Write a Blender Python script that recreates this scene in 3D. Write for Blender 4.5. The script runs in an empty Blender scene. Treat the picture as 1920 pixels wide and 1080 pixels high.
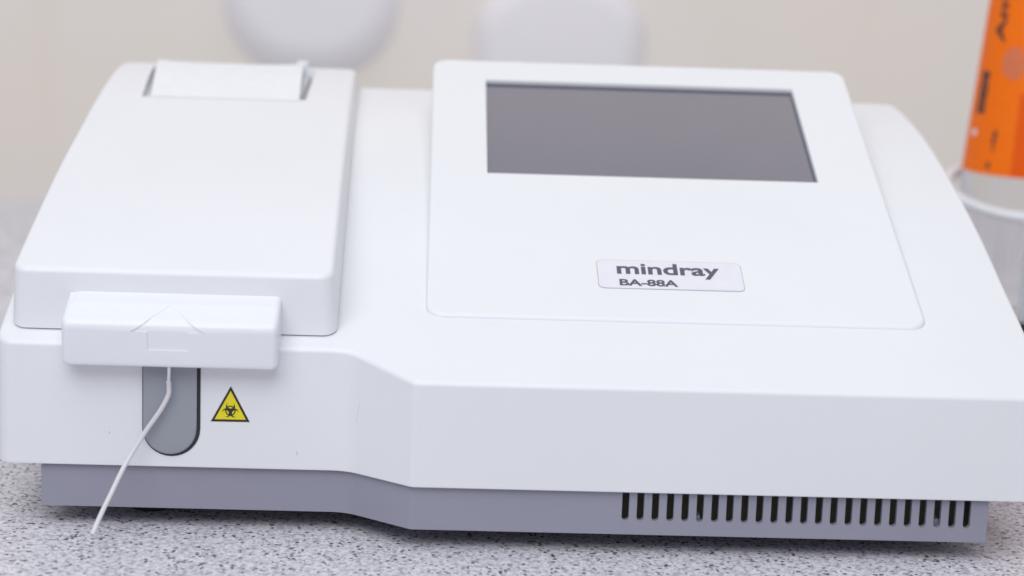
import bpy, bmesh, math, random
from mathutils import Vector, Matrix
random.seed(4)
S = 0.001                       # everything below is written in millimetres
scn = bpy.context.scene
col = scn.collection

# ------------------------------------------------------------------ camera
cam_d = bpy.data.cameras.new('camera')
cam = bpy.data.objects.new('camera', cam_d); col.objects.link(cam)
R_ = Vector((0.99891152, -0.03145149, 0.03444671)).normalized()
F_ = Vector((0.03753859, 0.98039713, -0.19342265)).normalized()
U_ = R_.cross(F_).normalized()
m3 = Matrix((R_, U_, -F_)).transposed().to_4x4()
m3.translation = Vector((-35.0895, -818.746, 267.8746)) * S
cam.matrix_world = m3
cam_d.sensor_width = 36.0; cam_d.sensor_fit = 'HORIZONTAL'
cam_d.lens = 4078.75 / 1920 * 36.0
cam_d.clip_start = 0.02; cam_d.clip_end = 50
cam_d.dof.use_dof = True
cam_d.dof.focus_distance = 0.885
cam_d.dof.aperture_fstop = 7.2
cam_d.dof.aperture_blades = 0
scn.camera = cam

# ------------------------------------------------------------------ world and lamps
world = bpy.data.worlds.new('World'); scn.world = world
world.use_nodes = True
bg = world.node_tree.nodes['Background']
bg.inputs[0].default_value = (0.895, 0.91, 0.985, 1)
bg.inputs[1].default_value = 0.46

def area(name, loc, target, sx, sy, power, colr):
    l = bpy.data.lights.new(name, 'AREA'); l.shape = 'RECTANGLE'; l.size = sx; l.size_y = sy
    l.energy = power; l.color = colr
    o = bpy.data.objects.new(name, l); col.objects.link(o)
    o.location = loc
    o.rotation_euler = (Vector(target) - Vector(loc)).to_track_quat('-Z', 'Y').to_euler()
    return o
area('ceiling_lamp', (-0.15, -0.45, 1.7), (0, 0.0, 0), 1.5, 1.2, 9.5, (0.94, 0.965, 1.0))
area('front_softbox', (-0.5, -1.9, 1.9), (0, 0.1, 0.08), 2.4, 1.3, 34.0, (0.94, 0.965, 1.0))  # added softbox behind the camera, lifts the front faces

area('wall_fill', (0.0, 1.2, 1.75), (0.0, 1.9, 0.6), 3.0, 0.35, 8.0, (1.0, 0.97, 0.93))  # added fill aimed at the wall, also gives the screen its reflection

scn.view_settings.view_transform = 'Standard'
scn.view_settings.look = 'None'
scn.view_settings.gamma = 1
scn.view_settings.exposure = 0.06
scn.view_settings.use_curve_mapping = False
scn.render.engine = 'CYCLES'
scn.cycles.use_denoising = True
scn.cycles.max_bounces = 10
scn.cycles.transparent_max_bounces = 12

# ------------------------------------------------------------------ materials
def mat(name):
    m = bpy.data.materials.new(name); m.use_nodes = True
    nt = m.node_tree
    return m, nt, nt.nodes['Principled BSDF']
def N(nt, kind, **kw):
    n = nt.nodes.new(kind)
    for k, v in kw.items(): setattr(n, k, v)
    return n
def ramp(nt, stops):
    r = N(nt, 'ShaderNodeValToRGB'); e = r.color_ramp.elements
    while len(e) < len(stops): e.new(0.5)
    for el, (p, c) in zip(e, stops):
        el.position = p; el.color = (*c, 1) if len(c) == 3 else c
    return r
def mixc(nt, fac, a, b, mode='MIX'):
    m = N(nt, 'ShaderNodeMix', data_type='RGBA', blend_type=mode)
    for sock, v in ((m.inputs[0], fac), (m.inputs[6], a), (m.inputs[7], b)):
        if hasattr(v, 'is_output'): nt.links.new(v, sock)
        elif isinstance(v, tuple): sock.default_value = (*v, 1)
        else: sock.default_value = v
    return m.outputs[2]
def noise(nt, co, scale, detail=2.0, rough=0.5, dist=0.0):
    n = N(nt, 'ShaderNodeTexNoise'); n.inputs['Scale'].default_value = scale
    n.inputs['Detail'].default_value = detail; n.inputs['Roughness'].default_value = rough
    n.inputs['Distortion'].default_value = dist
    nt.links.new(co, n.inputs['Vector']); return n

def plastic(name, base, rough=0.38, dirt=0.03, specks=True, grain=0.07):
    m, nt, b = mat(name)
    co = N(nt, 'ShaderNodeTexCoord').outputs['Object']
    n1 = noise(nt, co, 9, 4, 0.55)
    r1 = ramp(nt, [(0.35, (0, 0, 0)), (0.7, (1, 1, 1))]); nt.links.new(n1.outputs['Fac'], r1.inputs[0])
    dk = tuple(c * (1 - dirt) for c in base)
    c = mixc(nt, r1.outputs[0], base, dk)
    nb = noise(nt, co, 3.5, 3)                      # slight yellowing
    rb = ramp(nt, [(0.5, (0, 0, 0)), (0.75, (0.55, 0.55, 0.55))]); nt.links.new(nb.outputs['Fac'], rb.inputs[0])
    c = mixc(nt, rb.outputs[0], c, (base[0], base[1] * 0.985, base[2] * 0.94))
    if specks:      # a few stray scuffs and dust specks
        v = N(nt, 'ShaderNodeTexVoronoi'); v.inputs['Scale'].default_value = 62
        mp = N(nt, 'ShaderNodeMapping'); mp.inputs['Scale'].default_value = (1.0, 1.0, 0.55)
        nt.links.new(co, mp.inputs[0]); nt.links.new(mp.outputs[0], v.inputs['Vector'])
        near = N(nt, 'ShaderNodeMath', operation='LESS_THAN'); near.inputs[1].default_value = 0.03
        nt.links.new(v.outputs['Distance'], near.inputs[0])
        sx = N(nt, 'ShaderNodeSeparateColor'); nt.links.new(v.outputs['Color'], sx.inputs[0])
        few = N(nt, 'ShaderNodeMath', operation='LESS_THAN'); few.inputs[1].default_value = 0.09
        nt.links.new(sx.outputs[0], few.inputs[0])
        mu = N(nt, 'ShaderNodeMath', operation='MULTIPLY')
        nt.links.new(near.outputs[0], mu.inputs[0]); nt.links.new(few.outputs[0], mu.inputs[1])
        m2 = N(nt, 'ShaderNodeMath', operation='MULTIPLY'); m2.inputs[1].default_value = 0.6
        nt.links.new(mu.outputs[0], m2.inputs[0])
        c = mixc(nt, m2.outputs[0], c, (0.16, 0.15, 0.16))
    nt.links.new(c, b.inputs['Base Color'])
    n2 = noise(nt, co, 30, 3)
    mr = N(nt, 'ShaderNodeMapRange'); mr.inputs[3].default_value = rough - 0.05; mr.inputs[4].default_value = rough + 0.07
    nt.links.new(n2.outputs['Fac'], mr.inputs[0]); nt.links.new(mr.outputs[0], b.inputs['Roughness'])
    n3 = noise(nt, co, 1600, 2)
    bp = N(nt, 'ShaderNodeBump'); bp.inputs['Strength'].default_value = grain; bp.inputs['Distance'].default_value = 0.0002
    nt.links.new(n3.outputs['Fac'], bp.inputs['Height']); nt.links.new(bp.outputs[0], b.inputs['Normal'])
    return m
def flat(name, base, rough=0.5, metal=0.0, alpha=1.0, spec=None):
    m, nt, b = mat(name)
    co = N(nt, 'ShaderNodeTexCoord').outputs['Object']
    n1 = noise(nt, co, 140, 3)
    c = mixc(nt, n1.outputs['Fac'], base, tuple(x * 0.9 for x in base))
    nt.links.new(c, b.inputs['Base Color'])
    b.inputs['Roughness'].default_value = rough; b.inputs['Metallic'].default_value = metal
    b.inputs['Alpha'].default_value = alpha
    if spec is not None: b.inputs['Specular IOR Level'].default_value = spec
    return m

M_white = plastic('white_abs', (0.79, 0.797, 0.824))
M_key = plastic('white_key_plastic', (0.805, 0.82, 0.865), 0.33, 0.02, False)
M_base = plastic('grey_base_plastic', (0.305, 0.303, 0.375), 0.5, 0.12, False, 0.05)
M_guard = plastic('grey_guard_plastic', (0.315, 0.33, 0.375), 0.35, 0.1, False)
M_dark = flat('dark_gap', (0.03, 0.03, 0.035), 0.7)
M_seal = flat('seam_grey', (0.12, 0.12, 0.13), 0.8)
M_inner = flat('dark_board', (0.10, 0.094, 0.066), 0.6)
M_rubber = flat('black_rubber', (0.02, 0.02, 0.02), 0.7)
M_paper = flat('thermal_paper', (0.86, 0.86, 0.885), 0.75)
M_ink_shade = flat('grey_ink_and_shade', (0.085, 0.085, 0.125), 0.5)
M_plate = flat('silver_label', (0.78, 0.78, 0.835), 0.3)
M_rim = flat('label_edge', (0.42, 0.42, 0.47), 0.4)
M_yellow = flat('warning_yellow', (0.84, 0.72, 0.015), 0.4)
M_black = flat('warning_black', (0.025, 0.02, 0.015), 0.5)
M_steel = flat('steel_needle', (0.85, 0.85, 0.87), 0.2, 1.0)
M_tube = flat('milky_tube', (0.82, 0.815, 0.83), 0.2, 0, 0.8)
M_orange = flat('orange_label', (1.0, 0.19, 0.008), 0.5, spec=0.15)
M_orange_dk = flat('label_print', (0.055, 0.03, 0.03), 0.5)
M_rim_white = flat('white_rim', (0.82, 0.82, 0.85), 0.35)
def glassy():
    m, nt, b = mat('clear_plastic')
    b.inputs['Base Color'].default_value = (0.95, 0.95, 0.96, 1)
    b.inputs['Transmission Weight'].default_value = 1.0; b.inputs['IOR'].default_value = 1.18
    co = N(nt, 'ShaderNodeTexCoord').outputs['Object']
    n1 = noise(nt, co, 60, 2)
    mr = N(nt, 'ShaderNodeMapRange'); mr.inputs[3].default_value = 0.01; mr.inputs[4].default_value = 0.05
    nt.links.new(n1.outputs['Fac'], mr.inputs[0]); nt.links.new(mr.outputs[0], b.inputs['Roughness'])
    return m
M_clear = glassy()
M_milk = flat('milky_bottle', (0.94, 0.90, 0.925), 0.55)
M_box = flat('dispenser_plastic', (0.83, 0.79, 0.83), 0.55)
M_fold = flat('label_fold', (0.86, 0.115, 0.006), 0.5, spec=0.15)
M_pink = flat('label_badge', (0.74, 0.20, 0.09), 0.5, spec=0.2)

def screen_mat():
    m, nt, b = mat('lcd_touch_film')
    co = N(nt, 'ShaderNodeTexCoord').outputs['Object']
    n1 = noise(nt, co, 9, 3)
    c = mixc(nt, n1.outputs['Fac'], (0.152, 0.144, 0.183), (0.098, 0.102, 0.148))
    v = noise(nt, co, 900, 1)
    r = ramp(nt, [(0.70, (0, 0, 0)), (0.76, (0.22, 0.22, 0.22))]); nt.links.new(v.outputs['Fac'], r.inputs[0])
    c = mixc(nt, r.outputs[0], c, (0.4, 0.4, 0.6))
    nt.links.new(c, b.inputs['Base Color'])
    b.inputs['Roughness'].default_value = 0.3
    b.inputs['Coat Weight'].default_value = 1.0; b.inputs['Coat Roughness'].default_value = 0.06; b.inputs['Coat IOR'].default_value = 1.75
    return m
M_screen = screen_mat()

def granite():
    m, nt, b = mat('speckled_granite')
    co = N(nt, 'ShaderNodeTexCoord').outputs['Object']
    nw = noise(nt, co, 260, 2)
    mx = N(nt, 'ShaderNodeMix', data_type='VECTOR'); mx.inputs[0].default_value = 0.0025
    nt.links.new(co, mx.inputs[4]); nt.links.new(nw.outputs['Color'], mx.inputs[5])
    wc = mx.outputs[1]
    n0 = noise(nt, co, 38, 3)                       # cloudy quartz patches
    base = mixc(nt, n0.outputs['Fac'], (0.80, 0.785, 0.825), (0.66, 0.65, 0.70))
    v1 = N(nt, 'ShaderNodeTexVoronoi'); v1.inputs['Scale'].default_value = 900; nt.links.new(wc, v1.inputs['Vector'])
    s1 = N(nt, 'ShaderNodeSeparateColor'); nt.links.new(v1.outputs['Color'], s1.inputs[0])
    r1 = ramp(nt, [(0.0, (0.62, 0.61, 0.63)), (0.34, (0.82, 0.81, 0.82)), (0.62, (0.96, 0.96, 0.96)), (1.0, (1.06, 1.06, 1.07))])
    nt.links.new(s1.outputs[0], r1.inputs[0])
    base = mixc(nt, 1.0, base, r1.outputs[0], 'MULTIPLY')
    n2 = noise(nt, co, 380, 5, 0.66)                # grey mica grains, gathered in drifts
    r2 = ramp(nt, [(0.52, (0, 0, 0)), (0.60, (0.68, 0.68, 0.68))]); nt.links.new(n2.outputs['Fac'], r2.inputs[0])
    base = mixc(nt, r2.outputs[0], base, (0.215, 0.205, 0.235))
    v2 = N(nt, 'ShaderNodeTexVoronoi'); v2.inputs['Scale'].default_value = 600; nt.links.new(wc, v2.inputs['Vector'])
    s2 = N(nt, 'ShaderNodeSeparateColor'); nt.links.new(v2.outputs['Color'], s2.inputs[0])
    n3 = noise(nt, co, 60, 2)
    ad = N(nt, 'ShaderNodeMath', operation='MULTIPLY_ADD'); ad.inputs[1].default_value = 0.42
    nt.links.new(n3.outputs['Fac'], ad.inputs[0]); nt.links.new(s2.outputs[1], ad.inputs[2])
    lt = N(nt, 'ShaderNodeMath', operation='LESS_THAN'); lt.inputs[1].default_value = 0.33
    nt.links.new(ad.outputs[0], lt.inputs[0])
    nr = N(nt, 'ShaderNodeMath', operation='LESS_THAN'); nr.inputs[1].default_value = 0.5
    nt.links.new(v2.outputs['Distance'], nr.inputs[0])
    mu = N(nt, 'ShaderNodeMath', operation='MULTIPLY')
    nt.links.new(lt.outputs[0], mu.inputs[0]); nt.links.new(nr.outputs[0], mu.inputs[1])
    base = mixc(nt, mu.outputs[0], base, (0.06, 0.055, 0.065))
    nt.links.new(base, b.inputs['Base Color'])
    b.inputs['Roughness'].default_value = 0.42
    return m
M_granite = granite()

def wall_mat():
    m, nt, b = mat('painted_wall')
    co = N(nt, 'ShaderNodeTexCoord').outputs['Object']
    n1 = noise(nt, co, 3.2, 3)
    r1 = ramp(nt, [(0.36, (0, 0, 0)), (0.64, (1, 1, 1))]); nt.links.new(n1.outputs['Fac'], r1.inputs[0])
    c = mixc(nt, r1.outputs[0], (0.885, 0.80, 0.715), (0.87, 0.81, 0.755))
    mp = N(nt, 'ShaderNodeMapping'); mp.inputs['Scale'].default_value = (1, 1, 0.12); nt.links.new(co, mp.inputs[0])
    n2 = noise(nt, mp.outputs[0], 14, 3)
    r2 = ramp(nt, [(0.6, (0, 0, 0)), (0.78, (0.5, 0.5, 0.5))]); nt.links.new(n2.outputs['Fac'], r2.inputs[0])
    c = mixc(nt, r2.outputs[0], c, (0.84, 0.74, 0.64))
    nt.links.new(c, b.inputs['Base Color'])
    b.inputs['Roughness'].default_value = 0.55
    return m
M_wall = wall_mat()

# ------------------------------------------------------------------ mesh helpers
def link(name, bm, m, parent=None, sharp=35, smooth=True, wn=False):
    bmesh.ops.recalc_face_normals(bm, faces=bm.faces)
    bm.transform(Matrix.Scale(S, 4))
    me = bpy.data.meshes.new(name); bm.to_mesh(me); bm.free()
    for mm in (m if isinstance(m, (list, tuple)) else [m]): me.materials.append(mm)
    o = bpy.data.objects.new(name, me); col.objects.link(o)
    if parent: o.parent = parent
    if smooth:
        me.shade_smooth(); me.set_sharp_from_angle(angle=math.radians(sharp))
    if wn:
        w = o.modifiers.new('wn', 'WEIGHTED_NORMAL'); w.keep_sharp = True; w.weight = 80
    return o
def prism(bm, pts, fa, fb):
    """polygon pts (2D); fa/fb map a 2D point to the two 3D ends"""
    A = [bm.verts.new(fa(p)) for p in pts]; B = [bm.verts.new(fb(p)) for p in pts]
    n = len(pts); fs = [bm.faces.new(A), bm.faces.new(B[::-1])]
    for i in range(n):
        fs.append(bm.faces.new((A[i], B[i], B[(i + 1) % n], A[(i + 1) % n])))
    return fs
def rrect(x0, y0, x1, y1, r, seg=6):
    out = []
    for cx, cy, a0 in ((x1 - r, y1 - r, 0), (x0 + r, y1 - r, 90), (x0 + r, y0 + r, 180), (x1 - r, y0 + r, 270)):
        for k in range(seg + 1):
            a = math.radians(a0 + 90 * k / seg); out.append((cx + r * math.cos(a), cy + r * math.sin(a)))
    return out
def box(bm, x0, x1, y0, y1, z0, z1):
    prism(bm, [(x0, y0), (x1, y0), (x1, y1), (x0, y1)], lambda p: (p[0], p[1], z0), lambda p: (p[0], p[1], z1))
def bevel(bm, edges, off, seg=4):
    bmesh.ops.bevel(bm, geom=list(edges), offset=off, offset_type='OFFSET', segments=seg, profile=0.5, affect='EDGES', clamp_overlap=True)
def tube(bm, path, rad, seg=12, cap=True):
    rings = []
    pts = [Vector(p) for p in path]
    for i, p in enumerate(pts):
        t = (pts[min(i + 1, len(pts) - 1)] - pts[max(i - 1, 0)]).normalized()
        a = t.cross(Vector((0, 1, 0.01)))
        a = a.normalized() if a.length > 1e-4 else Vector((1, 0, 0))
        b = t.cross(a).normalized(); r = rad[i] if isinstance(rad, list) else rad
        rings.append([bm.verts.new(p + r * (math.cos(2 * math.pi * k / seg) * a + math.sin(2 * math.pi * k / seg) * b)) for k in range(seg)])
    for A, B in zip(rings, rings[1:]):
        for k in range(seg): bm.faces.new((A[k], A[(k + 1) % seg], B[(k + 1) % seg], B[k]))
    if cap: bm.faces.new(rings[0][::-1]); bm.faces.new(rings[-1])
def lathe(bm, prof, seg=48, cx=0, cy=0):
    rings = []
    for r, z in prof:
        if r < 1e-6: rings.append([bm.verts.new((cx, cy, z))])
        else: rings.append([bm.verts.new((cx + r * math.cos(2 * math.pi * k / seg), cy + r * math.sin(2 * math.pi * k / seg), z)) for k in range(seg)])
    for A, B in zip(rings, rings[1:]):
        for k in range(seg):
            a, b, c, d = A[k % len(A)], A[(k + 1) % len(A)], B[(k + 1) % len(B)], B[k % len(B)]
            vs = []
            for v in (a, b, c, d):
                if v not in vs: vs.append(v)
            if len(vs) > 2: bm.faces.new(vs)
def smooth_path(pts, n=8):
    P = [Vector(p) for p in pts]; P = [2 * P[0] - P[1]] + P + [2 * P[-1] - P[-2]]; out = []
    for i in range(1, len(P) - 2):
        for k in range(n):
            t = k / n; a, b, c, d = P[i - 1], P[i], P[i + 1], P[i + 2]
            out.append(0.5 * ((2 * b) + (c - a) * t + (2 * a - 5 * b + 4 * c - d) * t * t + (3 * b - a - 3 * c + d) * t ** 3))
    out.append(P[-2]); return out
def boolean(o, bm_cut, m=None):
    bmesh.ops.recalc_face_normals(bm_cut, faces=bm_cut.faces)
    bm_cut.transform(Matrix.Scale(S, 4))
    me = bpy.data.meshes.new('cut'); bm_cut.to_mesh(me); bm_cut.free()
    if m: me.materials.append(m)
    c = bpy.data.objects.new('cut', me); col.objects.link(c)
    c.matrix_world = o.matrix_world
    md = o.modifiers.new('b', 'BOOLEAN'); md.operation = 'DIFFERENCE'; md.object = c; md.solver = 'EXACT'
    if m: md.material_mode = 'TRANSFER'
    bpy.context.view_layer.update()
    dg = bpy.context.evaluated_depsgraph_get()
    new = bpy.data.meshes.new_from_object(o.evaluated_get(dg))
    o.modifiers.clear(); old = o.data; o.data = new
    new.name = o.name
    bpy.data.objects.remove(c); bpy.data.meshes.remove(me); bpy.data.meshes.remove(old)
    return o
def resmooth(o, sharp=35):
    o.data.shade_smooth(); o.data.set_sharp_from_angle(angle=math.radians(sharp))
    w = o.modifiers.new('wn', 'WEIGHTED_NORMAL'); w.keep_sharp = True; w.weight = 80
def tag(o, label=None, cat=None, group=None, kind=None):
    if label: o['label'] = label
    if cat: o['category'] = cat
    if group: o['group'] = group
    if kind: o['kind'] = kind
    return o
def empty(name, loc, label, cat, group=None):
    o = bpy.data.objects.new(name, None); col.objects.link(o); o.location = Vector(loc) * S
    o.empty_display_size = 0.02
    return tag(o, label, cat, group)
def text_mesh(body, size, bold, spacing=1.0):
    c = bpy.data.curves.new('txt', 'FONT'); c.body = body; c.size = size; c.offset = bold; c.space_character = spacing
    c.resolution_u = 6
    o = bpy.data.objects.new('txt', c); col.objects.link(o)
    bpy.context.view_layer.update()
    me = bpy.data.meshes.new_from_object(o.evaluated_get(bpy.context.evaluated_depsgraph_get()))
    bpy.data.objects.remove(o); bpy.data.curves.remove(c)
    xs = [v.co.x for v in me.vertices]; ys = [v.co.y for v in me.vertices]
    return me, min(xs), max(xs), min(ys), max(ys)
def put_text(bm, body, fn, w, h, bold, base=None, spacing=1.0):
    """text scaled to width w and cap height h (height of 'base'), mapped with fn(x, y)"""
    me, x0, x1, y0, y1 = text_mesh(body, 1.0, bold, spacing)
    if base:
        mb, _, _, b0, b1 = text_mesh(base, 1.0, bold); bpy.data.meshes.remove(mb)
    else: b0, b1 = y0, y1
    kx = w / (x1 - x0); ky = h / (b1 - b0)
    vs = [bm.verts.new(fn((v.co.x - x0) * kx, (v.co.y - b0) * ky)) for v in me.vertices]
    for p in me.polygons:
        try: bm.faces.new([vs[i] for i in p.vertices])
        except ValueError: pass
    bpy.data.meshes.remove(me)

# ------------------------------------------------------------------ setting
bm = bmesh.new()
fs = prism(bm, [(-1400, -420), (1400, -420), (1400, 828), (-1400, 828)], lambda p: (p[0], p[1], -30), lambda p: (p[0], p[1], 0))
o = link('countertop', bm, M_granite, smooth=False)
tag(o, 'pale speckled granite worktop under everything', 'countertop', kind='structure')
bm = bmesh.new(); box(bm, -3500, 3500, 1900, 2000, -900, 2500)
o = link('wall', bm, M_wall, smooth=False)
tag(o, 'plain beige wall behind the worktop, out of focus', 'wall', kind='structure')

# ------------------------------------------------------------------ the analyzer
AN = empty('chemistry_analyzer', (0, 160, 0), 'large white desktop analyzer with grey screen, sloping top and vented grey base', 'lab analyzer')
AN.location = (0, 0, 0)

PROF = [(-2, 67.6), (0, 68.3), (20.7, 75.6), (38, 81.7), (54, 87.1), (80, 95.0), (131, 111.0), (188, 125.6), (248, 138.0), (300, 144.2), (322, 145.6), (338, 146.0)]
def hermite(tab, y):
    if y <= tab[0][0]: return tab[0][1]
    for i in range(len(tab) - 1):
        (a, za), (b, zb) = tab[i], tab[i + 1]
        if y <= b:
            def sl(j):
                if j <= 0: return (tab[1][1] - tab[0][1]) / (tab[1][0] - tab[0][0])
                if j >= len(tab) - 1: return (tab[-1][1] - tab[-2][1]) / (tab[-1][0] - tab[-2][0])
                return (tab[j + 1][1] - tab[j - 1][1]) / (tab[j + 1][0] - tab[j - 1][0])
            h = b - a; t = (y - a) / h
            return ((2*t**3 - 3*t*t + 1) * za + (t**3 - 2*t*t + t) * h * sl(i) + (-2*t**3 + 3*t*t) * zb + (t**3 - t*t) * h * sl(i + 1))
    return tab[-1][1]
deck = lambda y: hermite(PROF, y)
HW = 209.5
REC = 20.7                                   # how far the left part of the front stands back
def front_path(off=0.0, x_l=-HW, x_r=HW, soft=(6, 1.5)):
    """plan line of the front: left set-back part, slanting step, right part"""
    a, b = Vector((-66.9, REC + off)), Vector((-40.3, off))
    L, Rr = Vector((x_l, REC + off)), Vector((x_r, off))
    d = (b - a).normalized(); out = [L]
    for p, din, dout, r in ((a, Vector((1, 0)), d, soft[0]), (b, d, Vector((1, 0)), soft[1])):
        p0, p1 = p - din * r, p + dout * r
        for k in range(6):
            t = k / 5; out.append((1-t)**2 * p0 + 2*t*(1-t) * p + t*t * p1)
    out.append(Rr); return out

# casing: one closed shell, its deck curving up to the rear
fp = front_path()
# extra stations so that long faces stay well shaped
HL = -205.3
fp[0].x = HL
xs = sorted({round(v.x, 4) for v in fp} | {-150.0, -100.0, 20.0, 90.0, 150.0})
def fy(x):
    for p, q in zip(fp, fp[1:]):
        if p.x - 1e-6 <= x <= q.x + 1e-6:
            return p.y + (q.y - p.y) * ((x - p.x) / (q.x - p.x) if q.x > p.x else 0)
    return fp[-1].y
rows = [34, 46, 58, 72, 88, 106, 126, 146, 168, 190, 212, 234, 256, 278, 300, 320, 338]
bm = bmesh.new()
ZB = 25.8
top = []; bot = []
for x in xs:
    y0 = fy(x)
    top.append([bm.verts.new((x, y0, deck(y0)))] + [bm.verts.new((x, y, deck(y))) for y in rows])
    bot.append([bm.verts.new((x, y0, ZB)), bm.verts.new((x, 338, ZB))])
for i in range(len(xs) - 1):
    for j in range(len(rows)):
        bm.faces.new((top[i][j], top[i + 1][j], top[i + 1][j + 1], top[i][j + 1]))
    bm.faces.new((bot[i][0], bot[i + 1][0], top[i + 1][0], top[i][0]))
    bm.faces.new((bot[i][1], bot[i + 1][1], top[i + 1][-1], top[i][-1]))
    bm.faces.new((bot[i][0], bot[i + 1][0], bot[i + 1][1], bot[i][1]))
for c in (0, -1):
    bm.faces.new([bot[c][0]] + top[c] + [bot[c][1]])
bmesh.ops.recalc_face_normals(bm, faces=bm.faces)
ed = [e for e in bm.edges if abs(e.verts[0].co.x - e.verts[1].co.x) < .01 and abs(e.verts[0].co.y - e.verts[1].co.y) < .01 and min(abs(e.verts[0].co.x - HW), abs(e.verts[0].co.x - HL)) < .01]
bevel(bm, ed, 7.0, 5)
bm.normal_update()
def perim(bm, zmin=0.6):
    out = []
    for e in bm.edges:
        if len(e.link_faces) != 2: continue
        a, b = (f.normal.z for f in e.link_faces)
        if (a > zmin and abs(b) < .35) or (b > zmin and abs(a) < .35): out.append(e)
    return out
bevel(bm, perim(bm), 1.9, 4)
bm.normal_update()
low = [e for e in bm.edges if len(e.link_faces) == 2 and min(f.normal.z for f in e.link_faces) < -.9 and max(f.normal.z for f in e.link_faces) > -.3]
bevel(bm, low, 0.6, 2)
link('casing', bm, M_white, AN, 40, wn=True)

M_scuff = flat('grey_scuff', (0.5, 0.5, 0.51), 0.6); M_faint = flat('faint_scuff', (0.66, 0.66, 0.68), 0.6)
for (xa, za, xb, zb, w, mm) in ((-61.5, 55.5, -63.0, 47.0, .16, M_faint), (-160.6, 39.9, -160.5, 39.0, .35, M_scuff), (-86.3, 33.6, -86.2, 32.0, .3, M_scuff)):
    bm = bmesh.new()
    n_ = Vector((zb - za, 0, xa - xb)).normalized() * w / 2
    a_, b_ = Vector((xa, fy(xa) - .04, za)), Vector((xb, fy(xb) - .04, zb))
    bm.faces.new([bm.verts.new(p) for p in (a_ - n_, b_ - n_, b_ + n_, a_ + n_)])
    link('scuff_mark', bm, mm, AN, smooth=False)

# grey base with the vent slots
bp_ = front_path(2.7, -188.0, 188.0, (6, 1.5))
outline = [(p.x, p.y) for p in bp_] + [(188.0, 326), (-188.0, 326)]
inn = [(p.x, p.y) for p in front_path(5.4, -185.0, 185.0, (6, 1.5))] + [(185.0, 323), (-185.0, 323)]
bm = bmesh.new()
prism(bm, outline, lambda p: (p[0], p[1], 8.0), lambda p: (p[0], p[1], ZB - 0.25))
bm.normal_update()
low = [e for e in bm.edges if len(e.link_faces) == 2 and min(f.normal.z for f in e.link_faces) < -.9]
bevel(bm, low, 0.8, 3)
base = link('base', bm, M_base, AN, 40)
bm = bmesh.new()
prism(bm, inn, lambda p: (p[0], p[1], 10.0), lambda p: (p[0], p[1], 40.0))
boolean(base, bm)
bm = bmesh.new()
for k in range(24):
    xc = 44.1 + (179.75 - 44.1) * k / 23; r = 1.42; zb = 13.75
    pts = [(xc + r * math.cos(a), zb + r + r * math.sin(a)) for a in [math.radians(180 + 180 * i / 8) for i in range(9)]] + [(xc + r, 35), (xc - r, 35)]
    prism(bm, pts, lambda p: (p[0], -6, p[1]), lambda p: (p[0], 9, p[1]))
boolean(base, bm)
resmooth(base, 40)
bm = bmesh.new()
box(bm, 36, 184.0, 12, 40, 10.3, ZB - 0.6)
link('circuit_board', bm, M_inner, AN, smooth=False)
for k in (5, 21):
    xk = 44.1 + (179.75 - 44.1) * k / 23
    bm = bmesh.new(); box(bm, xk - .4 - (k == 5), xk + 1.6 - (k == 5), 6.5, 12.5, 10.2, 15.2 + .9 * (k == 21))
    link('fixing_clip', bm, M_guard, AN, smooth=False)
for fx, fyy in ((-148, 52), (150, 42), (-150, 290), (150, 290)):
    bm = bmesh.new(); lathe(bm, [(0, 0), (8.2, 0), (9, .8), (9, 8.4), (0, 8.4)], 28, fx, fyy)
    link('foot', bm, M_rubber, AN, 40)

# printer lid
LP = [(29, 103.6), (60, 111.3), (92, 118.9), (123, 126.0), (160, 133.2), (195, 139.3), (230, 145.6), (259, 150.0), (284, 153.2), (304, 155.0), (322, 155.7), (345, 155.6)]
lidz = lambda y: hermite(LP, y)
def lid_xr(y): return -73.4 - (y - 29) * 4.0 / 316
bm = bmesh.new()
ys = [29, 42, 56, 72, 90, 108, 126, 145, 165, 185, 205, 225, 245, 262, 278, 294, 310, 326, 338]
sec = []
for y in ys:
    zb = deck(y) + 0.7
    sec.append([bm.verts.new(c) for c in ((-200.6, y, zb), (-200, y, lidz(y)), (lid_xr(y), y, lidz(y)), (lid_xr(y) + 1.8, y, zb))])
for A, B in zip(sec, sec[1:]):
    for k in range(4): bm.faces.new((A[k], B[k], B[(k + 1) % 4], A[(k + 1) % 4]))
bm.faces.new(sec[0]); bm.faces.new(sec[-1][::-1])
bmesh.ops.recalc_face_normals(bm, faces=bm.faces)
ve = [e for e in bm.edges if abs(e.verts[0].co.y - e.verts[1].co.y) < .01 and abs(e.verts[0].co.z - e.verts[1].co.z) > 8]
ve = [e for e in ve if e.verts[0].co.y < 30 or e.verts[0].co.y > 337]
bevel(bm, ve, 6.0, 5); bm.normal_update()
bevel(bm, perim(bm), 2.3, 4)
lid = link('printer_lid', bm, M_white, AN, 40)
# recess the paper comes out of, with flared front corners
bm = bmesh.new()
prism(bm, [(-178.2, 245.4), (-98.2, 248.0), (-97.3, 322), (-181.8, 322)],
      lambda p: (p[0], p[1], lidz(p[1]) - 3.6), lambda p: (p[0], p[1], 175.0))
boolean(lid, bm); resmooth(lid, 40)
bm = bmesh.new()
pts = [(-199.3, 36), (-194, 30.2), (-80, 30.2), (-74.0, 36), (-77.5, 336), (-199.5, 336)]
prism(bm, pts, lambda p: (p[0], p[1], deck(p[1]) - 0.6), lambda p: (p[0], p[1], deck(p[1]) + 1.2))
link('lid_seal', bm, M_seal, AN, smooth=False)
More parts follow.
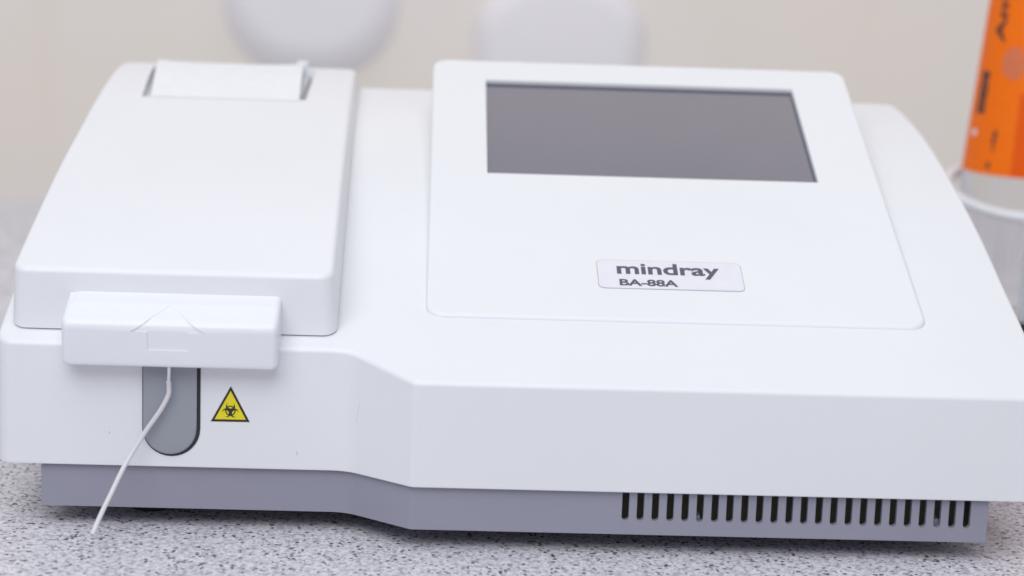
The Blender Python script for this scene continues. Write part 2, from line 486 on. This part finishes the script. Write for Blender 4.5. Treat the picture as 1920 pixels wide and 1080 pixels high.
# printer door lying in the recess
bm = bmesh.new()
prism(bm, [(-173.8, 249), (-103.6, 251), (-104.0, 318), (-177.0, 318)],
      lambda p: (p[0], p[1], lidz(p[1]) - 3.8), lambda p: (p[0], p[1], lidz(p[1]) - 0.9))
pd = link('printer_door', bm, M_white, lid, 40)
bm = bmesh.new(); prism(bm, [(-107.6, 322.2), (-102.4, 322.2), (-102.4, 327), (-107.6, 327)], lambda p: (p[0], p[1], lidz(p[1]) - 1), lambda p: (p[0], p[1], lidz(p[1]) + 4.4))
link('paper_tab', bm, M_key, lid, 40)
bm = bmesh.new(); prism(bm, [(-101.8, 251), (-100.6, 251), (-99.6, 317), (-101.2, 317)], lambda p: (p[0], p[1], lidz(p[1]) - 3.8), lambda p: (p[0], p[1], lidz(p[1]) - 2.2))
link('paper_guide', bm, M_guard, lid, 40)

# display panel
X0, Y0, Z0, AL = -36.7, 45.67, 85.9, 0.3547
PL, PW = 238.8, 205.7
ca, sa = math.cos(AL), math.sin(AL)
def pan(u, v, h=0.0): return Vector((X0 + u, Y0 + v * ca - h * sa, Z0 + v * sa + h * ca))
bm = bmesh.new()
pts = rrect(0, 0, PW, PL, 7.5, 6)
T = [bm.verts.new(pan(u, v)) for u, v in pts]
B = []
for u, v in pts:
    p = pan(u, v); B.append(bm.verts.new((p.x, p.y, deck(p.y) - 1.5)))
bm.faces.new(T); bm.faces.new(B[::-1])
for i in range(len(pts)): bm.faces.new((T[i], B[i], B[(i + 1) % len(pts)], T[(i + 1) % len(pts)]))
bmesh.ops.recalc_face_normals(bm, faces=bm.faces); bm.normal_update()
bevel(bm, perim(bm), 1.6, 4)
panel = link('display_panel', bm, M_white, AN, 40)
u0, u1, v0, v1 = 25.7, 177.4, 120.6, 216.7
bm = bmesh.new()
prism(bm, [(u0 + .5, v0 + .5), (u1 - .5, v0 + .5), (u1 - .5, v1 - .5), (u0 + .5, v1 - .5)], lambda p: pan(p[0], p[1], -2.4), lambda p: pan(88 + (p[0] - 88) * 1.008 + .0, 168 + (p[1] - 168) * 1.012, 3))
boolean(panel, bm); resmooth(panel, 40)
bm = bmesh.new()
prism(bm, [(u0 - .2, v0 - .2), (u1 + .2, v0 - .2), (u1 + .2, v1 + .2), (u0 - .2, v1 + .2)], lambda p: pan(p[0], p[1], -3.4), lambda p: pan(p[0], p[1], -1.9))
scr = link('screen', bm, M_screen, panel, smooth=False)
# dark strips standing in for the bezel's shadow, top and right of the screen
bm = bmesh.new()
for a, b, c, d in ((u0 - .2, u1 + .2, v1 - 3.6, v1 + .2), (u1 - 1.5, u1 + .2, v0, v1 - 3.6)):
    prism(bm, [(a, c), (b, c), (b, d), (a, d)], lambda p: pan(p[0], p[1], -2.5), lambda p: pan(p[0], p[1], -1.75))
link('bezel_shadow', bm, M_ink_shade, scr, smooth=False)

# nameplate with its printing
plate = rrect(71.6, 23.3, 133.2, 46.6, 3.0, 5)
bm = bmesh.new(); prism(bm, plate, lambda p: pan(p[0], p[1], -.3), lambda p: pan(p[0], p[1], .10))
np_ = link('nameplate', bm, M_rim, AN, smooth=False)
bm = bmesh.new(); prism(bm, rrect(71.9, 23.7, 132.9, 46.25, 2.7, 5), lambda p: pan(p[0], p[1], 0.0), lambda p: pan(p[0], p[1], .22))
link('label_film', bm, M_plate, np_, smooth=False)
bm = bmesh.new()
put_text(bm, 'mindray', lambda x, y: pan(80.0 + x, 35.0 + y, .27), 43.6, 8.6, 0.026, 'i')
put_text(bm, 'BA-88A', lambda x, y: pan(80.6 + x, 25.6 + y, .27), 24.6, 5.2, 0.034, 'B')
link('lettering', bm, M_ink_shade, np_, smooth=False)

# aspirate key
KX0, KX1 = -177.6, -93.7
kp = [(32, 95.6), (28.5, 94.4), (12.5, 88.4), (10.2, 87.2), (9.0, 85.6), (8.9, 83.4), (10.2, 70.6), (10.8, 69.2), (12.2, 68.6), (32, 68.6)]
bm = bmesh.new()
fs = prism(bm, kp, lambda p: (KX0 + (3.2 if p[1] > 93 else 0.0), p[0], p[1]), lambda p: (KX1, p[0], p[1]))
bmesh.ops.recalc_face_normals(bm, faces=bm.faces); bm.normal_update()
ends = [e for e in bm.edges if len(e.link_faces) == 2 and sum(abs(f.normal.x) > .9 for f in e.link_faces) == 1]
bevel(bm, ends, 2.8, 5)
key = link('aspirate_key', bm, M_key, AN, 40, wn=True)
# arrow sunk into the key, following its front surface
surf = [(28.5, 94.4), (12.5, 88.4), (10.2, 87.2), (9.0, 85.6), (8.9, 83.4), (10.2, 70.6)]
cum = [0.0]
for a, b in zip(surf, surf[1:]): cum.append(cum[-1] + math.hypot(b[0] - a[0], b[1] - a[1]))
def on_key(s, h):
    for i in range(len(surf) - 1):
        if s <= cum[i + 1] or i == len(surf) - 2:
            a, b = surf[i], surf[i + 1]; L = cum[i + 1] - cum[i]; t = (s - cum[i]) / L
            n = Vector((-(a[1] - b[1]), (b[0] - a[0]) * -1.0)).normalized()
            if n.x > 0: n = -n
            return a[0] + (b[0] - a[0]) * t + n.x * h, a[1] + (b[1] - a[1]) * t + n.y * h
def s_of(z):
    for i in range(len(surf) - 1):
        if surf[i][1] >= z >= surf[i + 1][1]:
            return cum[i] + (cum[i + 1] - cum[i]) * (surf[i][1] - z) / (surf[i][1] - surf[i + 1][1])
xc = -136.5
outl = [(s_of(91.4), .4, .12), (s_of(88.6), 6.0, .2), (cum[1], 6.4, .25), (cum[2], 8.2, .5), (cum[3], 10.6, .45), (cum[4], 14.0, .45), (s_of(83.2), 14.3, .45), (s_of(83.1), 7.8, .45), (s_of(79.5), 7.8, .45), (s_of(75.8), 7.8, .45)]
bm = bmesh.new()
def row(s, hw, dp):
    out = []
    for h in (-dp, 1.2):
        for x in (xc - hw, xc + hw):
            y, z = on_key(s, h); out.append(bm.verts.new((x, y, z)))
    return out
rs = [row(*q_) for q_ in outl]
for A, B in zip(rs, rs[1:]):
    bm.faces.new((A[2], A[3], B[3], B[2])); bm.faces.new((A[0], A[2], B[2], B[0])); bm.faces.new((A[1], B[1], B[3], A[3])); bm.faces.new((A[0], B[0], B[1], A[1]))
bm.faces.new((rs[0][0], rs[0][1], rs[0][3], rs[0][2])); bm.faces.new((rs[-1][0], rs[-1][2], rs[-1][3], rs[-1][1]))
key.modifiers.clear()
boolean(key, bm); resmooth(key, 40)

# grey guard behind the probe
def ushape(x0, x1, zt, zb, r):
    cx = (x0 + x1) / 2; r = (x1 - x0) / 2
    return [(x1, zt), (x0, zt)] + [(cx - r * math.cos(math.radians(180 * k / 16)), zb + r - r * math.sin(math.radians(180 * k / 16))) for k in range(17)]
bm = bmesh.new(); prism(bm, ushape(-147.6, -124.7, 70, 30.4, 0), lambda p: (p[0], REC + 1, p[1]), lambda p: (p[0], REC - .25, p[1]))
g = link('probe_guard', bm, M_dark, AN, 40)  # near-black backing stands in for the shaded gap round the plate
bm = bmesh.new(); fs = prism(bm, ushape(-147.3, -126.1, 70, 31.2, 0), lambda p: (p[0], REC + .8, p[1]), lambda p: (p[0], REC - 1.25, p[1]))
bm.normal_update()
bmesh.ops.recalc_face_normals(bm, faces=bm.faces)
bevel(bm, [e for e in bm.edges if len(e.link_faces) == 2 and any(f.normal.y < -.9 for f in e.link_faces) and e.verts[0].co.z < 69.9], .9, 4)
link('guard_plate', bm, M_guard, g, 40)
# probe needle and tube
bm = bmesh.new(); tube(bm, [(-136.4, 14.8, 71), (-136.5, 15.2, 65), (-136.8, 16, 60.5)], 0.75)
nd = link('probe_needle', bm, M_steel, AN, 60)
bm = bmesh.new()
path = smooth_path([(-136.8, 15.9, 62.3), (-136.6, 16.2, 59.6), (-137.0, 16.4, 56.0), (-140.2, 16.6, 49.7), (-146.6, 15.8, 40.0), (-153.2, 11, 28.6), (-157.6, 2, 18.9), (-160.0, -4, 13.6), (-162.5, -11, 7.2)], 6)
tube(bm, path, 0.98, 14)
link('aspiration_tube', bm, M_tube, AN, 60)

# biohazard warning sticker
def front_z(u_, v_): pass
tri = [(-120.6, 45.0), (-105.2, 45.1), (-112.8, 59.6)]
def on_skirt(p, h): return (p[0], REC - h, p[1])
def shrink(pts, k):
    cx = sum(p[0] for p in pts) / 3; cy = sum(p[1] for p in pts) / 3
    return [(cx + (p[0] - cx) * k, cy + (p[1] - cy) * k) for p in pts]
bm = bmesh.new(); prism(bm, tri, lambda p: on_skirt(p, -.2), lambda p: on_skirt(p, .10))
wl = link('warning_label', bm, M_black, AN, smooth=False)
bm = bmesh.new(); prism(bm, shrink(tri, 0.80), lambda p: on_skirt(p, 0.0), lambda p: on_skirt(p, .17))
link('yellow_field', bm, M_yellow, wl, smooth=False)
bm = bmesh.new()
bcx, bcz, q = -112.85, 49.6, 0.122
def flatpoly(pts, h): 
    bm.faces.new([bm.verts.new(on_skirt(p, h)) for p in pts])
def band(outer, inner, h):
    O = [bm.verts.new(on_skirt(p, h)) for p in outer]; I = [bm.verts.new(on_skirt(p, h)) for p in inner]
    for k in range(len(O) - 1): bm.faces.new((O[k], O[k + 1], I[k + 1], I[k]))
for k in range(3):           # three open crescents
    a = math.radians(90 + 120 * k); n = 26
    C1 = (bcx + 11 * q * math.cos(a) * 1.25, bcz + 11 * q * math.sin(a) * 1.25); C2 = (bcx + 15 * q * math.cos(a) * 1.25, bcz + 15 * q * math.sin(a) * 1.25)
    gap = 38
    O = [(C1[0] + 15 * q * math.cos(a + t), C1[1] + 15 * q * math.sin(a + t)) for t in [math.radians(gap + (360 - 2 * gap) * i / n) for i in range(n + 1)]]
    I = [(C2[0] + 11.2 * q * math.cos(a + t), C2[1] + 11.2 * q * math.sin(a + t)) for t in [math.radians(gap + (360 - 2 * gap) * i / n) for i in range(n + 1)]]
    band(O, I, .205 + .012 * k)
n = 40
band([(bcx + 17 * q * math.cos(2 * math.pi * i / n), bcz + 17 * q * math.sin(2 * math.pi * i / n)) for i in range(n + 1)],
     [(bcx + 13.2 * q * math.cos(2 * math.pi * i / n), bcz + 13.2 * q * math.sin(2 * math.pi * i / n)) for i in range(n + 1)], .25)
link('biohazard_symbol', bm, M_black, wl, smooth=False)

# ------------------------------------------------------------------ paper leaving the printer
bm = bmesh.new()
pa = []
def px(t): return (-173.6 + (-182.6 + 173.6) * t, -101.9 + (-106.2 + 101.9) * t)
npz = 22
for i in range(npz + 1):
    t = i / npz; y = 245.6 + (333 - 245.6) * t
    rise = 0.6 * math.sin(math.pi * min(1, t * 1.15)) + 1.0 * t ** 2
    xl = -173.8 - 7.5 * t; xr = -101.7 - 3.2 * t
    r = []
    for k in range(9):
        s = k / 8; bow = 0.9 * (2 * s - 1) ** 4 * t
        r.append(bm.verts.new((xl + (xr - xl) * s, y, lidz(y) + 0.25 + rise + bow)))
    pa.append(r)
pl = [[bm.verts.new(v.co - Vector((0, 0, .12))) for v in r] for r in pa]
for A, B, C_, D_ in zip(pa, pa[1:], pl, pl[1:]):
    for k in range(8):
        bm.faces.new((A[k], A[k + 1], B[k + 1], B[k])); bm.faces.new((C_[k], D_[k], D_[k + 1], C_[k + 1]))
    bm.faces.new((A[0], B[0], D_[0], C_[0])); bm.faces.new((A[8], C_[8], D_[8], B[8]))
for k in range(8):
    bm.faces.new((pa[0][k], pl[0][k], pl[0][k + 1], pa[0][k + 1])); bm.faces.new((pa[-1][k], pa[-1][k + 1], pl[-1][k + 1], pl[-1][k]))
o = link('printer_paper', bm, M_paper, None, 50)
tag(o, 'blank white paper strip feeding out of the printer slot in the left lid', 'paper')

# ------------------------------------------------------------------ behind, to the right: tub with the orange bottle
TX, TY = 316.5, 455.0
TB = empty('plastic_tub', (TX, TY, 0), 'clear round tub with thick white rim and dark bottom beside the analyzer', 'tub')
def at_tub(o): o.parent = TB; return o
bm = bmesh.new(); lathe(bm, [(42.0, 7), (44.6, 84), (43.2, 84), (40.8, 7)], 64)
for v in bm.verts:
    if v.co.z > 50: v.co.z += .22 * v.co.y
link('tub_wall', bm, M_clear, TB, 50)
bm = bmesh.new()
ring = [(44.5 * math.cos(2 * math.pi * k / 64), 44.5 * math.sin(2 * math.pi * k / 64), 84.5 + 44.5 * math.sin(2 * math.pi * k / 64) * 0.22) for k in range(65)]
tube(bm, ring, 3.2, 14, cap=False)
bmesh.ops.remove_doubles(bm, verts=bm.verts, dist=0.01)
link('tub_rim', bm, M_rim_white, TB, 60)
bm = bmesh.new(); lathe(bm, [(0, 0), (42.5, 0), (43.5, 1), (43.5, 11), (42.3, 12), (0, 12)], 48)
link('tub_base', bm, M_rubber, TB, 40)

BX, BY = 316.5, 455.0
BT = empty('reagent_bottle', (BX, BY, 0), 'tapering bottle in a bright orange label with dark print, standing inside the clear tub', 'bottle')
def b_rad(z): return 36.2 - (z - 98) * 0.0909 if z > 60 else 39.65
bm = bmesh.new(); lathe(bm, [(0, 12.3), (37, 12.3), (39.4, 14.5), (39.65, 60), (b_rad(78), 78), (b_rad(224), 224), (21, 236), (13, 241), (13, 254), (0, 254)], 64)
link('bottle_body', bm, M_clear, BT, 50)
bm = bmesh.new(); lathe(bm, [(13.5, 242), (16, 242), (16, 261), (14, 263), (0, 263)], 40)
link('bottle_cap', bm, M_rim_white, BT, 40)
bm = bmesh.new(); lathe(bm, [(b_rad(96.5) + .1, 96.5), (b_rad(96.5) + .5, 96.5), (b_rad(220) + .5, 220), (b_rad(220) + .1, 220), (b_rad(96.5) + .1, 96.5)], 96)
bmesh.ops.remove_doubles(bm, verts=bm.verts, dist=.001)
lb = link('bottle_label', bm, M_orange, BT, 50)
def on_label(ang, z, h):
    a = math.radians(ang); r = b_rad(z) + .5 + h
    return (r * math.cos(a), r * math.sin(a), z)
def patch(bm, lo, hi, za, zc, h, n=6):
    A = [bm.verts.new(on_label(lo + (hi - lo) * k / n, za, h)) for k in range(n + 1)]
    B = [bm.verts.new(on_label(lo + (hi - lo) * k / n, zc, h)) for k in range(n + 1)]
    for k in range(n): bm.faces.new((A[k], A[k + 1], B[k + 1], B[k]))
bm = bmesh.new()
put_text(bm, 'Amsc', lambda x, y: on_label(219 - math.degrees(y / 33), 173 + x, .25), 45, 8.0, .03, 'A')
for z0, z1, a0, a1 in ((131, 156, 191, 206), (110, 123, 220, 225), (100, 104, 217, 223)):
    n_l = max(1, int((z1 - z0) / 3.4))
    for k in range(n_l):                        # a line of small letters, too blurred to read
        za = z0 + (z1 - z0) * k / n_l; zc = za + (z1 - z0) / n_l * random.uniform(.84, .96)
        lo, hi = a0 + random.uniform(0, 1.5), a1 - random.uniform(0, 2.5)
        patch(bm, lo, hi, za, zc, .12)
link('label_lettering', bm, M_orange_dk, lb, smooth=False)
nn = 20
def disc(ca_, ra, cz, rz, h):
    cols = []
    for k in range(nn + 1):
        a = math.pi * k / nn; x = ca_ - ra * math.cos(a); dz = max(.02, rz * math.sin(a))
        cols.append((bm.verts.new(on_label(x, cz - dz, h)), bm.verts.new(on_label(x, cz + dz, h))))
    for A, B in zip(cols, cols[1:]): bm.faces.new((A[0], B[0], B[1], A[1]))
bm = bmesh.new(); disc(234, 14, 162, 9.5, .08); link('label_badge', bm, M_pink, lb, smooth=False)
bm = bmesh.new(); disc(193, 5, 119.5, 1.7, .1); link('label_dot', bm, M_paper, lb, smooth=False)
bm = bmesh.new()
for k in range(6):
    za, zc = 96.6 + k * 8.0, 96.6 + (k + 1) * 8.0
    patch(bm, 242 + .4 * k, 262, za, zc, .06)
link('label_overlap', bm, M_fold, lb, smooth=False)

bm = bmesh.new()
for k in range(9):                              # curved strip standing between tub wall and bottle
    pass
arc = [math.radians(258 + 14 * k / 8) for k in range(9)]
for r0, r1 in ((40.05, 40.5),):
    A = [[bm.verts.new((TX + r * math.cos(t), TY + r * math.sin(t), z)) for r, z in ((r0, 12.3), (r1, 12.3), (r1, 56), (r0, 56))] for t in arc]
for P, Q in zip(A, A[1:]):
    for k in range(4): bm.faces.new((P[k], P[(k + 1) % 4], Q[(k + 1) % 4], Q[k]))
bm.faces.new(A[0]); bm.faces.new(A[-1][::-1])
o = link('paper_strip', bm, M_rim_white, None, 40)
tag(o, 'short white strip tucked upright between the clear tub wall and the orange bottle', 'strip')

# ------------------------------------------------------------------ behind, out of focus
def wall_box(name, label, cat, pts, depth, k, cx, cz, edge):
    t = empty(name, (cx, 1899, cz), label, cat)
    bm = bmesh.new(); prism(bm, [(x - cx, z - cz) for x, z in pts], lambda p: (p[0], 0, p[1]), lambda p: (p[0] * k, -depth, p[1] * k))
    bmesh.ops.recalc_face_normals(bm, faces=bm.faces); bm.normal_update()
    bevel(bm, [e for e in bm.edges if any(f.normal.y < -.9 for f in e.link_faces)], edge, 6)
    link('body', bm, M_milk, t, 50)
    return t
wall_box('towel_dispenser', 'pale round-bottomed container on the far wall above the printer lid, strongly blurred', 'dispenser', rrect(-300, -8, -84, 420, 96, 12), 28, .92, -191, 250, 26)
dome = [(223, -40), (223, 58)] + [(117 + 106 * math.cos(a), 58 + 78 * math.sin(a)) for a in [math.radians(6 * i) for i in range(1, 30)]] + [(11, 58), (11, -40)]
wall_box('soap_dispenser', 'pale round-topped container on the far wall behind the screen, strongly blurred', 'dispenser', dome, 28, .95, 117, 40, 26)
